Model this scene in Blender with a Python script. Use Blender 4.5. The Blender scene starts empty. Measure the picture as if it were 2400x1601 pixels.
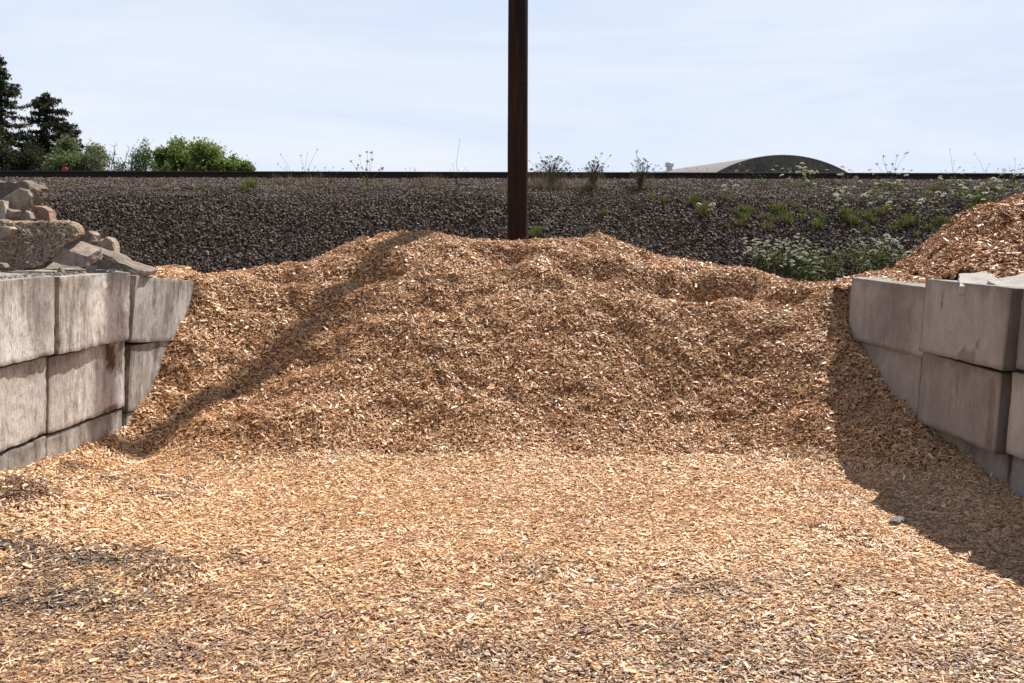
import bpy, math, numpy as np
from math import radians as rad
from mathutils import Vector
# ---------------------------------------------------------------- camera, sky, sun
sc = bpy.context.scene
col = sc.collection
CAMZ, PITCH, F = 2.2, rad(6.55), 2400.0
cam = bpy.data.cameras.new('camera'); cam.sensor_width = 36; cam.lens = 36; cam.clip_end = 3000; cam.clip_start = .05
co = bpy.data.objects.new('camera', cam); col.objects.link(co); sc.camera = co
co.location = (0, 0, CAMZ); co.rotation_euler = (math.pi/2 - PITCH, 0, 0)
cam.dof.use_dof = True; cam.dof.focus_distance = 8.0; cam.dof.aperture_fstop = 7.0
SUN_EL = rad(56.3); SX, SY = .625, .7806          # towards the sun, on the ground plane
w = bpy.data.worlds.new('World'); sc.world = w; w.use_nodes = True
nt = w.node_tree; nt.nodes.clear()
o_ = nt.nodes.new('ShaderNodeOutputWorld'); bg = nt.nodes.new('ShaderNodeBackground')
sky = nt.nodes.new('ShaderNodeTexSky'); sky.sky_type = 'NISHITA'; sky.sun_disc = False
sky.sun_elevation = SUN_EL; sky.sun_rotation = math.atan2(SX, SY); sky.air_density = 1.0; sky.dust_density = .8; sky.ozone_density = 1.5
tc = nt.nodes.new('ShaderNodeTexCoord'); mp = nt.nodes.new('ShaderNodeMapping'); mp.inputs['Scale'].default_value = (1.0, 1.0, 6.0); mp.inputs['Rotation'].default_value = (0, rad(8), 0)
cl = nt.nodes.new('ShaderNodeTexNoise'); cl.inputs['Scale'].default_value = 1.9; cl.inputs['Detail'].default_value = 9; cl.inputs['Roughness'].default_value = .62; cl.inputs['Distortion'].default_value = .9
nt.links.new(tc.outputs['Generated'], mp.inputs[0]); nt.links.new(mp.outputs[0], cl.inputs['Vector'])
cr = nt.nodes.new('ShaderNodeMapRange'); cr.inputs['From Min'].default_value = .40; cr.inputs['From Max'].default_value = .70; nt.links.new(cl.outputs[0], cr.inputs[0])
hz = nt.nodes.new('ShaderNodeMix'); hz.data_type = 'RGBA'; hz.inputs['A'].default_value = (9.0, 10.2, 12.4, 1); hz.inputs['B'].default_value = (10.8, 11.4, 12.5, 1); nt.links.new(cr.outputs[0], hz.inputs['Factor'])
sp3 = nt.nodes.new('ShaderNodeSeparateXYZ'); nt.links.new(tc.outputs['Generated'], sp3.inputs[0])
el = nt.nodes.new('ShaderNodeMapRange'); el.interpolation_type = 'SMOOTHSTEP'; el.inputs['From Min'].default_value = .16; el.inputs['From Max'].default_value = .50; el.inputs['To Min'].default_value = .93; el.inputs['To Max'].default_value = .12; nt.links.new(sp3.outputs[2], el.inputs[0])
sm = nt.nodes.new('ShaderNodeMix'); sm.data_type = 'RGBA'; nt.links.new(el.outputs[0], sm.inputs['Factor']); nt.links.new(sky.outputs[0], sm.inputs['A']); nt.links.new(hz.outputs['Result'], sm.inputs['B']); nt.links.new(sm.outputs['Result'], bg.inputs[0])
bg.inputs[1].default_value = .055; nt.links.new(bg.outputs[0], o_.inputs[0])
sl = bpy.data.lights.new('sun', 'SUN'); sl.energy = 5.0; sl.angle = rad(.53); sl.color = (1, .95, .87)
so = bpy.data.objects.new('sun', sl); col.objects.link(so)
sd = Vector((SX*math.cos(SUN_EL), SY*math.cos(SUN_EL), math.sin(SUN_EL)))
so.rotation_euler = sd.to_track_quat('Z', 'Y').to_euler()
sc.view_settings.view_transform = 'Standard'; sc.view_settings.look = 'None'; sc.view_settings.exposure = .58; sc.view_settings.gamma = 1
sc.cycles.max_bounces = 6

# ---------------------------------------------------------------- helpers
rng = np.random.default_rng(7)
def ray(px, py):
    u, v = px - 1200, 800.5 - py
    return np.array([u, F*math.cos(PITCH) + v*math.sin(PITCH), -F*math.sin(PITCH) + v*math.cos(PITCH)])
def PY(px, py, Y): d = ray(px, py); t = Y/d[1]; return (d[0]*t, Y, CAMZ + d[2]*t)
def PX(px, py, X): d = ray(px, py); t = X/d[0]; return (X, d[1]*t, CAMZ + d[2]*t)
def PZ(px, py, z): d = ray(px, py); t = (z-CAMZ)/d[2]; return (d[0]*t, d[1]*t, z)
def h3(i, j, k, s):
    n = (i.astype(np.int64)*374761393 + j.astype(np.int64)*668265263 + k.astype(np.int64)*2147483647*3 + s*974711) & 0xffffffff
    n = ((n ^ (n >> 13))*1274126177) & 0xffffffff; n = (n ^ (n >> 16)); n = (n*2246822519) & 0xffffffff
    return ((n >> 8) & 0xffff)/65535.0
def vnoise(P, s=0):
    P = np.asarray(P, float); i = np.floor(P).astype(np.int64); f = P - i; f = f*f*(3-2*f); r = 0
    for a in (0, 1):
        for b in (0, 1):
            for c in (0, 1):
                wt = (f[:, 0] if a else 1-f[:, 0])*(f[:, 1] if b else 1-f[:, 1])*(f[:, 2] if c else 1-f[:, 2])
                r = r + wt*h3(i[:, 0]+a, i[:, 1]+b, i[:, 2]+c, s)
    return r*2-1
def fbm(P, sc_, oct=4, s=0, gain=.5):
    P = np.asarray(P, float)*sc_; a = 1; r = 0
    for o in range(oct): r = r + a*vnoise(P, s+o*17); P = P*2.03+3.1; a *= gain
    return r
def fb2(x, y, sc_, oct=4, s=0, gain=.5): return fbm(np.c_[x, y, np.zeros_like(x)], sc_, oct, s, gain)
def sstep(a, b, x): t = np.clip((x-a)/(b-a), 0, 1); return t*t*(3-2*t)
def mesh_np(name, V, Fq, cols=None, smooth=False, mi=None):
    me = bpy.data.meshes.new(name); V = np.ascontiguousarray(V, np.float32); Fq = np.ascontiguousarray(Fq, np.int32); n, k = Fq.shape
    me.vertices.add(len(V)); me.vertices.foreach_set('co', V.ravel())
    me.loops.add(n*k); me.loops.foreach_set('vertex_index', Fq.ravel())
    me.polygons.add(n); me.polygons.foreach_set('loop_start', np.arange(0, n*k, k, dtype=np.int32))
    try: me.polygons.foreach_set('loop_total', np.full(n, k, np.int32))
    except Exception: pass
    if mi is not None: me.polygons.foreach_set('material_index', np.ascontiguousarray(mi, np.int32))
    me.update(calc_edges=True)
    me.polygons.foreach_set('use_smooth', np.full(n, smooth, bool))
    if cols is not None:
        a = me.attributes.new('col', 'FLOAT_COLOR', 'POINT'); c = np.ones((len(V), 4), np.float32); c[:, :3] = cols; a.data.foreach_set('color', c.ravel())
    return me
def link(name, me, mats=(), parent=None, loc=(0, 0, 0), rot=(0, 0, 0), **kw):
    o = bpy.data.objects.new(name, me); col.objects.link(o); o.location = loc; o.rotation_euler = rot
    if me is not None and len(me.materials) == 0:
        for m in (mats if isinstance(mats, (list, tuple)) else [mats]): me.materials.append(m)
    if parent is not None: o.parent = parent
    for k, v in kw.items(): o[k] = v
    return o
def cat(parts):     # [(V, F)] with the same face size -> one
    V = []; Fs = []; n = 0
    for v, f in parts: V.append(v); Fs.append(np.asarray(f)+n); n += len(v)
    return np.concatenate(V), np.concatenate(Fs)
def nodes(name):
    m = bpy.data.materials.new(name); m.use_nodes = True; t = m.node_tree
    return m, t, t.nodes['Principled BSDF']
def N(t, ty, **kw):
    n = t.nodes.new(ty)
    for k, v in kw.items():
        if hasattr(n, k): setattr(n, k, v)
        else: n.inputs[k.replace('_', ' ')].default_value = v
    return n
def attr_mat(name, rough=.8, spec=.3, noise=0, nscale=30, trans=0, bump=0):
    m, t, b = nodes(name); a = N(t, 'ShaderNodeAttribute', attribute_name='col'); out = a.outputs['Color']
    b.inputs['Roughness'].default_value = rough; b.inputs['Specular IOR Level'].default_value = spec
    if noise or bump:
        tcn = N(t, 'ShaderNodeTexCoord'); nz = N(t, 'ShaderNodeTexNoise', Scale=nscale, Detail=4.0); t.links.new(tcn.outputs['Object'], nz.inputs['Vector'])
    if noise:
        mr = N(t, 'ShaderNodeMapRange'); mr.inputs['From Min'].default_value = .3; mr.inputs['From Max'].default_value = .7; mr.inputs['To Min'].default_value = 1-noise; mr.inputs['To Max'].default_value = 1+noise
        mx = N(t, 'ShaderNodeVectorMath', operation='SCALE'); t.links.new(nz.outputs[0], mr.inputs[0]); t.links.new(out, mx.inputs[0]); t.links.new(mr.outputs[0], mx.inputs['Scale']); out = mx.outputs[0]
    if bump:
        bp = N(t, 'ShaderNodeBump', Strength=bump, Distance=.01); t.links.new(nz.outputs[0], bp.inputs['Height']); t.links.new(bp.outputs[0], b.inputs['Normal'])
    t.links.new(out, b.inputs['Base Color'])
    if trans:
        tr = N(t, 'ShaderNodeBsdfTranslucent'); ms = N(t, 'ShaderNodeMixShader'); ms.inputs[0].default_value = trans
        t.links.new(out, tr.inputs[0]); t.links.new(b.outputs[0], ms.inputs[1]); t.links.new(tr.outputs[0], ms.inputs[2]); t.links.new(ms.outputs[0], t.nodes['Material Output'].inputs[0])
    return m
def flat_mat(name, c, rough=.8, metal=0):
    m, t, b = nodes(name); b.inputs['Base Color'].default_value = (*c, 1); b.inputs['Roughness'].default_value = rough; b.inputs['Metallic'].default_value = metal
    tcn = N(t, 'ShaderNodeTexCoord'); nz = N(t, 'ShaderNodeTexNoise', Scale=14.0, Detail=5.0); t.links.new(tcn.outputs['Object'], nz.inputs['Vector'])
    mx = N(t, 'ShaderNodeMix', data_type='RGBA'); mx.inputs['A'].default_value = (*[q*.7 for q in c], 1); mx.inputs['B'].default_value = (*[min(1, q*1.3) for q in c], 1)
    t.links.new(nz.outputs[0], mx.inputs['Factor']); t.links.new(mx.outputs['Result'], b.inputs['Base Color']); return m

M_chip = attr_mat('chip_wood', .5, .5)
M_under = attr_mat('chip_bed', .95, .1, .5, 60, bump=.8)
M_stone = attr_mat('ballast_stone', .75, .35)
M_leaf = attr_mat('leaf', .6, .3, trans=.5)
M_bark = attr_mat('bark', .9, .2, .35, 8, bump=.5)

# ---------------------------------------------------------------- heightfields
def rbf(pts, lin=True):
    P = np.array(pts, float); A = P[:, :2]; n = len(A)
    d = np.linalg.norm(A[:, None]-A[None], axis=2)
    K = d + 0.0; np.fill_diagonal(K, -.02)       # biharmonic-like, slight smoothing
    Q = np.c_[np.ones(n), A]; M = np.block([[K, Q], [Q.T, np.zeros((3, 3))]])
    sol = np.linalg.solve(M, np.r_[P[:, 2], 0, 0, 0])
    def f(x, y):
        x = np.asarray(x, float); y = np.asarray(y, float); r = sol[n] + sol[n+1]*x + sol[n+2]*y
        for i in range(n): r = r + sol[i]*np.hypot(x-A[i, 0], y-A[i, 1])
        return r
    return f
D = 1.0208
cp = []
for px, py, X in [(456,655,-3.32),(453,664,-3.36),(430,740,-3.38),(400,800,-3.42),(365,880,-3.47),(330,950,-3.52),(292,990,-3.58),(245,1015,-3.62),(200,1040,-3.65),(110,1082,-3.68),(0,1112,-3.72)]:
    p = PX(px, py, X); cp.append(p); cp.append((X-.5, p[1], p[2]))
for px, py, X in [(1957,668,3.37),(1985,735,3.4),(2012,798,3.44),(2060,880,3.5),(2140,972,3.56),(2230,1062,3.62),(2320,1132,3.66),(2360,1165,3.70),(2399,1174,3.73)]:
    p = PX(px, py, X); cp.append(p); cp.append((X+.5, p[1], p[2]))
SKY = [(475,648,11.1),(560,641,11.3),(640,634,11.4),(700,623,11.5),(745,603,11.8),(800,576,11.9),(850,555,12),(900,549,12),(950,548,12),(1000,554,12),(1060,563,12),(1120,561,12),(1180,564,12),(1240,568,12),(1300,566,12),(1360,560,12),(1410,560,12),(1460,573,12),(1520,592,11.9),(1580,607,11.8),(1640,618,11.6),(1700,628,11.5),(1770,646,11.3),(1830,660,11.1),(1890,668,10.95),(1940,670,10.8)]
for px, py, Y in SKY:
    x, y, z = PY(px, py, Y); cp.append((x, y, z)); cp.append((x, y+.45, z-.07)); cp.append((x, y+1.5, z-.75)); cp.append((x, y+2.4, z-1.35))
for px, py in [(330,1075),(450,1092),(560,1095),(680,1092),(790,1084),(920,1070),(1120,1074),(1330,1068),(1530,1068),(1730,1072),(1860,1080),(1945,1098)]:
    cp.append(PZ(px, py, .07)); x, y, z = PZ(px, py, .07); cp.append((x, y-.4, .03)); cp.append((x, y+.45, .40))
# the shelf of the slope beneath the crest, by eye
for x, y, z in [(-2.2,10.4,.84),(-1.96,10.97,1.33),(-2.49,10.3,.74),(-2.78,9.94,.50),(-2.3,9.8,.48),(-1.3,10.6,1.17),(-.3,10.6,1.15),(.6,10.6,1.16),(1.4,10.5,1.08),(2.2,10.2,.90),(-1.4,11.35,1.72),(-.3,11.35,1.66),(.8,11.3,1.66),(1.7,11.0,1.42)]: cp.append((x, y, z))
for x in (-3.2, -2.2, -1.1, 0, 1.1, 2.2, 3.2):
    for y in (3.0, 4.5, 6.0, 7.2): cp.append((x, y, .03 + (.16 if x < -3 and y > 6 else 0) ))
cp += [(-2.9, 7.9, .16), (-3.1, 6.6, .15), (-4.2, 5, .3), (4.2, 5, .1), (-4.2, 3, .2), (4.2, 3, .1), (2.95,8.5,.02),(2.9,8.15,.01),(3.0,7.6,.01),(3.1,7.0,.0),(3.2,6.4,.0),(2.7,8.8,.05),(2.3,8.3,.02),(3.35,7.9,.14)]
_hf = rbf(cp)
def pile_mask(x, y, z): return sstep(.12, .45, z)*sstep(7.6, 8.6, y)
def on_pile(px, py):
    lo, hi = 6., 12.2
    for _ in range(30):
        mid = (lo+hi)/2; p = PY(px, py, mid)
        if p[2] > float(_hf(p[0], mid)): lo = mid
        else: hi = mid
    return p[0], lo
HOLLOW = [(*on_pile(a, b), c, d_, e_*1.5) for a, b, c, d_, e_ in [(880,640,.34,.13,.15),(1170,592,.3,.12,.10),(1400,640,.28,.12,.09),(1690,668,.5,.16,.24),(1830,690,.3,.15,.13),(650,652,.3,.12,.10),
   (740,700,.5,.14,-.07),(1560,650,.5,.13,-.07),(1250,640,.4,.12,-.05),(1430,800,.5,.14,.05),(1760,860,.3,.16,.05),(1840,960,.25,.16,.05),(1040,900,.4,.14,.03),(700,930,.4,.12,.03),(1000,720,.4,.14,.06)]]
def hmain(x, y):
    z = _hf(x, y)
    for bx, by, rx_, ry_, dp in HOLLOW: z = z - dp*np.exp(-(((x-bx)/rx_)**2 + ((y-by)/ry_)**2))
    m = pile_mask(x, y, z)
    z = z + m*(.050*fb2(x, y, 1.5, 3, 3) + .030*fb2(x+.6*fb2(x, y, .8, 2, 61), y*1.3, 4.2, 3, 9, .6) + .010*fb2(x, y, 15, 2, 5))
    z = z - m*.07*np.clip(fb2(x*.9, y*1.4, 2.2, 3, 21)-.15, 0, 1)
    # wheel-churned floor: little heaps and ruts
    g = 1-m
    z = z + g*(.02*fb2(x, y, 1.4, 3, 31) + .008*fb2(x, y, 8, 3, 37))
    for bx, by, bh, r in HEAPS: z = z + g*bh*np.exp(-(((x-bx)/r)**2 + ((y-by)/(r*.6))**2))
    return np.maximum(z, -.02 - 0*x) if np.ndim(z) == 0 else z
def fl(px, py): return PZ(px, py, .05)[:2]
HEAPS = [(*fl(440, 1150), .09, .28), (*fl(390, 1345), .07, .28), (*fl(1300, 1330), .05, .25), (*fl(1200, 1310), .04, .3), (*fl(1385, 1215), .05, .12),
         (*fl(1960, 1245), .05, .3), (*fl(560, 1545), .04, .2), (*fl(1100, 1520), .03, .2), (*fl(1930, 1150), .05, .25), (*fl(60, 1240), .07, .3)]
def grid(x0, x1, y0, y1, d, hf, keep=None, drop=.012):
    nx = int((x1-x0)/d)+1; ny = int((y1-y0)/d)+1; X, Y = np.meshgrid(np.linspace(x0, x1, nx), np.linspace(y0, y1, ny)); X = X.ravel(); Y = Y.ravel(); Z = hf(X, Y)-drop
    a = (np.arange(ny-1)[:, None]*nx + np.arange(nx-1)[None]).ravel(); Fq = np.c_[a, a+1, a+nx+1, a+nx]
    V = np.c_[X, Y, Z]
    if keep is not None: k = keep(X, Y); Fq = Fq[k[Fq[:, 0]]]
    used = np.unique(Fq); re = np.zeros(len(V), int); re[used] = np.arange(len(used)); return V[used], re[Fq]

PAL = np.array([[.66,.40,.19],[.54,.26,.09],[.86,.65,.43],[.29,.125,.045],[.28,.195,.135],[.76,.51,.29],[.12,.065,.04],[.07,.062,.058]])*np.array([1.02, .985, .97])
def chip_colors(n, wts):
    wts = np.asarray(wts, float); wts = wts/wts.sum(1, keepdims=True); c = np.cumsum(wts, 1); k = (rng.random(n)[:, None] > c).sum(1).clip(0, len(PAL)-1)
    C = PAL[k]*rng.uniform(.8, 1.15, (n, 1)); j = rng.integers(0, 6, n); C = C*.80 + (PAL[j]*.12 + (wts @ PAL)*.08)
    return np.clip(C, .01, .92)
def chips(x, y, hf, tilt, wts, size=1.0, lift=.006):
    """one thin, bent, unevenly cut flake per point, lying on the surface"""
    n = len(x); e = .02; z = hf(x, y); nx = -(hf(x+e, y)-z)/e; ny = -(hf(x, y+e)-z)/e
    Nn = np.c_[nx, ny, np.ones(n)]; Nn /= np.linalg.norm(Nn, axis=1, keepdims=True)
    Nn = Nn + rng.normal(0, 1, (n, 3))*np.asarray(tilt)[:, None]; Nn /= np.linalg.norm(Nn, axis=1, keepdims=True)
    a = rng.uniform(0, 2*np.pi, n); T = np.c_[np.cos(a), np.sin(a), np.zeros(n)]; T -= (T*Nn).sum(1, keepdims=True)*Nn; T /= np.linalg.norm(T, axis=1, keepdims=True)
    B = np.cross(Nn, T)
    L = np.clip(rng.lognormal(math.log(.0205), .50, n), .006, .085)*size; W = L*rng.uniform(.16, .62, n); W = np.clip(W, .0035, .024); spl = rng.random(n) < .025; L = np.where(spl, rng.uniform(.045, .10, n), L); W = np.where(spl, rng.uniform(.004, .009, n), W); H = rng.uniform(.0015, .0045, n)
    sx = np.array([-1, 1, 1, -1]); sy = np.array([-1, -1, 1, 1])
    px = sx[None]*L[:, None]/2*rng.uniform(.55, 1.15, (n, 4)); py = sy[None]*W[:, None]/2*rng.uniform(.35, 1.15, (n, 4))
    bz = rng.normal(0, .12, (n, 4))*W[:, None]
    base = np.c_[x, y, z] + Nn*(lift + rng.exponential(.006, n)*size)[:, None] + np.c_[np.zeros((n, 2)), L*.15]
    top = base[:, None] + T[:, None]*px[..., None] + B[:, None]*py[..., None] + Nn[:, None]*bz[..., None]
    bot = top - Nn[:, None]*H[:, None, None]
    V = np.concatenate([top, bot], 1).reshape(-1, 3)
    f = np.array([[0,1,2,3],[4,5,1,0],[5,6,2,1],[6,7,3,2],[7,4,0,3]]); Fq = (np.arange(n)[:, None, None]*8 + f[None]).reshape(-1, 4)
    C = np.repeat(chip_colors(n, wts), 8, 0); return V, Fq, C
def blobs(x, y, L):
    m = np.zeros(len(x))
    for px, py, rx, ry, s in L:
        bx, by = fl(px, py + (48 if px < 420 and py < 1400 else 0)); m = np.maximum(m, s*np.exp(-(((x-bx)/rx)**2 + ((y-by)/ry)**2)))
    return m
DARK = [(200,1290,.75,.24,1.25),(60,1350,.5,.35,1.2),(330,1265,.35,.16,1.0),(150,1360,.6,.3,1.1),(330,1130,.35,.3,.6),(560,1310,.3,.2,.55),(250,1500,1.0,.35,.6),(1750,1370,.55,.28,.65),(1620,1550,.9,.3,.75),(1120,1530,.35,.1,.5),(560,1380,.5,.3,.4),(2350,1560,.5,.25,.5),(1480,1480,.4,.2,.45),(1900,1470,.5,.2,.35),(900,1560,.5,.15,.3)]
BLACK = [(190,1268,.62,.14,1.),(70,1262,.3,.10,.9),(110,1350,.6,.16,.9),(330,1262,.3,.08,.7),(30,1330,.4,.2,.6),(560,1312,.2,.1,.55),(1400,1215,.09,.05,.7),(340,1140,.2,.1,.35),(250,1540,.6,.12,.3),(1230,1345,.25,.05,.35)]
def floor_w(x, y):
    n = len(x); f = fb2(x, y, 1.1, 3, 51); f2 = fb2(x, y, 3.2, 3, 53)
    d = np.clip(blobs(x, y, DARK)*(1+1.3*f2+.8*fb2(x*.5, y*1.5, 9, 2, 57)) + .12*f2, 0, 1); near = sstep(7.2, 4.6, y); fresh = sstep(0, .5, f)*(1-near)
    return d, np.c_[.34+.2*fresh-.1*near, .04+.0*f, .21+.1*fresh-.09*near, .05+.2*d*0+.03+near*.03, .10+.42*near+.9*d**1.3, .26-.1*near, .01+.22*d**2, 2.2*np.clip(blobs(x, y, BLACK)*(1+.8*f2+.7*fb2(x*.6, y*1.4, 7, 3, 58)), 0, 1.2)**1.6]
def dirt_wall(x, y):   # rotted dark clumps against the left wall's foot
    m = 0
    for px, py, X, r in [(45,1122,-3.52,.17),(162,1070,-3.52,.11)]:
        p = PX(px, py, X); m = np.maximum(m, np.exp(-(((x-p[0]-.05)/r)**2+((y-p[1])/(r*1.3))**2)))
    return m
def pile_w(x, y, z):
    f = fb2(x, y, 1.7, 3, 71); f2 = fb2(x, y, 6, 2, 77); left = sstep(-2.2, -3.4, x); o = sstep(-.1, .8, f+.4*f2)
    return np.c_[.26+.25*left, .28+.18*o-.1*left, .17+0*x, .09+.10*o, .07+0*x-.03*left, .20+.1*left, .02+.03*o, .0*x]
x0, x1 = -3.95, 4.0
is_pile = lambda x, y: (_hf(x, y) > .17) & (y > 8.15) 
V, Fq = grid(x0, x1, 3.2, 15.2, .03, hmain, lambda x, y: is_pile(x, y) | (y > 9.2), .014)
PV, PF = V, Fq
V, Fq = grid(-6.5, 6.5, 0.5, 9.6, .035, lambda x, y: hmain(np.clip(x, -4.2, 4.2), np.maximum(y, 2.5)), lambda x, y: ~(is_pile(x, y) | (y > 9.2)), .012)
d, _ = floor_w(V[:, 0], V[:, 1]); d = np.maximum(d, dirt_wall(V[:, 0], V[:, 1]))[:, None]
link('yard_ground', mesh_np('yard_ground', V, Fq, np.array([.34,.22,.13])*(1-d)+np.array([.09,.072,.06])*d, True), M_under, kind='structure')
# floor chips, denser where the camera stands close
n = 760000; x = rng.uniform(-4.0, 4.0, n); y = rng.uniform(3.9, 9.6, n); k = ~(is_pile(x, y) | (y > 9.2)) & (np.abs(x) < y*.5+.9)
x, y = x[k], y[k]; d, wt = floor_w(x, y); dw = dirt_wall(x, y); k = rng.random(len(x)) > .35*np.minimum(d, 1)**1.3; x, y, d, wt, dw = x[k], y[k], d[k], wt[k], dw[k]
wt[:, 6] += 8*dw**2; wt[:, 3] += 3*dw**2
z = _hf(x, y); bank = sstep(.08, .3, z)
tl = .07 + .2*bank + .10*sstep(6.5, 8.5, y) + .3*sum(np.exp(-(((x-b[0])/b[3])**2+((y-b[1])/b[3]*1.5)**2)) for b in HEAPS)
V, Fq, C = chips(x, y, hmain, tl, wt,  .88 - .10*sstep(6.5, 4.5, y)); print('floor chips', len(x))
link('scattered_wood_chips', mesh_np('scattered_wood_chips', V, Fq, C), M_chip, kind='stuff', label='flattened layer of tan wood chips covering the yard floor', category='wood chips')
# the pile
n = 450000; x = rng.uniform(x0, x1, n); y = rng.uniform(8.1, 14, n); k = (is_pile(x, y) | (y > 9.2)); k &= (y < 12.6) | (rng.random(n) < .35); x, y = x[k], y[k]
V, Fq, C = chips(x, y, hmain, np.full(len(x), .33), pile_w(x, y, 0), .92, .007); print('pile chips', len(x))
nb = len(PV); VV = np.r_[PV, V]; FF = np.r_[PF, Fq+nb]; CC = np.r_[np.tile([.22,.12,.06], (nb, 1)), C]
link('wood_chip_pile', mesh_np('wood_chip_pile', VV, FF, CC, False, np.r_[np.ones(len(PF), int), np.zeros(len(Fq), int)]), [M_chip, M_under],
     label='large tan wood chip pile filling the bay between the two block walls', category='wood chip pile')

# right-hand pile in the next bay
cp2 = []
for px, py, Y in [(2095,652,10.7),(2130,638,10.7),(2160,610,10.8),(2190,582,10.8),(2250,540,10.9),(2300,508,11),(2350,485,11),(2400,462,11),(2500,420,11),(2650,390,11)]:
    q = PY(px, py, Y); cp2 += [q, (q[0], q[1]+.5, q[2]-.1), (q[0], q[1]+1.8, q[2]-1.1)]
for px, py, Y in [(2060,645,10.3),(2130,655,9.8),(2180,650,9.3),(2250,655,9.0),(2400,662,8.4)]:
    q = PY(px, py, Y); cp2.append(q)
cp2 += [(4.2,8,1.62),(4.3,7,1.5),(5.4,7.4,1.5),(6.5,7.6,1.6),(4.7,9.6,2.0-.05),(5.6,9.4,2.05),(6.8,9.4,2.2),(4.2,6,1.35),(6,6,1.0),(7.5,6,1.0),(7.5,8,1.9),(7.5,10,2.7),(7.5,12,2.6),(4.0,12.8,.6),(6,14,.7),(7.5,14,.8),(3.95,12,1.0)]
_h2 = rbf(cp2)
def h2(x, y): return _h2(x, y) + .07*fb2(x, y, 2.0, 3, 103) + .05*fb2(x, y, 5, 3, 109, .6) + .02*fb2(x, y, 15, 2, 105)
V0, F0 = grid(3.95, 7.5, 6.0, 14, .04, h2, None, .014)
n = 120000; x = rng.uniform(3.95, 7.5, n); y = rng.uniform(6.5, 13, n); k = (x < y*.5+1.4); x, y = x[k], y[k]
wt = pile_w(x, y, 0) + np.array([-.08, .16, -.04, .26, 0, -.06, .10, 0])
V, Fq, C = chips(x, y, h2, np.full(len(x), .5), wt, 1.35, .008)
nb = len(V0)
link('wood_chip_pile', mesh_np('wood_chip_pile_b', np.r_[V0, V], np.r_[F0, Fq+nb], np.r_[np.tile([.13,.06,.03], (nb, 1)), C], False, np.r_[np.ones(len(F0), int), np.zeros(len(Fq), int)]), [M_chip, M_under],
     label='darker orange brown wood chip pile rising behind the right block wall', category='wood chip pile')
# two small spills lying on the far ends of the walls
def spill(name, label, pts, x0, x1, y0, y1, n, wadd, keep=None):
    f = rbf(pts); hf = lambda x, y: f(x, y) + .02*fb2(x, y, 6, 3, 131)
    V0, F0 = grid(x0, x1, y0, y1, .03, hf, keep, .012); x = rng.uniform(x0, x1, n); y = rng.uniform(y0, y1, n)
    if keep: kk = keep(x, y); x = x[kk]; y = y[kk]; n = len(x)
    V, Fq, C = chips(x, y, hf, np.full(n, .4), pile_w(x, y, 0)+wadd, 1.05); nb = len(V0)
    link(name, mesh_np(name, np.r_[V0, V], np.r_[F0, Fq+nb], np.r_[np.tile([.2,.12,.06], (nb, 1)), C], False, np.r_[np.ones(len(F0), int), np.zeros(len(Fq), int)]), [M_chip, M_under], label=label, category='wood chip mound')
sp = [PY(px, py, Y) for px, py, Y in [(345,640,10.7),(365,632,10.9),(390,625,11),(420,629,11),(450,638,11),(475,650,11.1)]]
sp += [(x, y+.6, z-.25) for x, y, z in sp] + [PY(px, py, Y) for px, py, Y in [(345,650,10.0),(380,652,10.1),(420,658,10.4),(452,664,10.7),(480,668,10.8)]]
spill('wood_chip_mound', 'small yellowish chip mound on top of the left wall end block', sp, -4.15, -3.3, 10.0, 11.8, 9000, np.array([.3,.0,.05,-.05,-.02,.2,.0, 0]), lambda x, y: (y > 10.9) | (x < -3.46+(y-10)*.09+.03*np.sin(y*11)))
sp = [PY(px, py, Y) for px, py, Y in [(1945,672,10.9),(1980,658,11),(2010,650,11),(2045,641,11.1),(2080,643,11.1),(2115,650,11.1),(2150,652,11)]]
sp += [(x, y+.6, z-.25) for x, y, z in sp] + [PY(px, py, Y) for px, py, Y in [(1960,678,10.5),(2000,668,10.4),(2050,668,10.0),(2100,668,9.7),(2145,668,9.5)]]
spill('wood_chip_mound', 'low chip mound spilling over the far end of the right wall', sp, 3.35, 4.15, 9.5, 11.8, 9000, np.array([0,.1,0,.06,0,0,.02, 0]), lambda x, y: (y > 10.35) | (x > 3.50+(10.27-y)*.17+.05*np.sin(y*9)))

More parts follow.
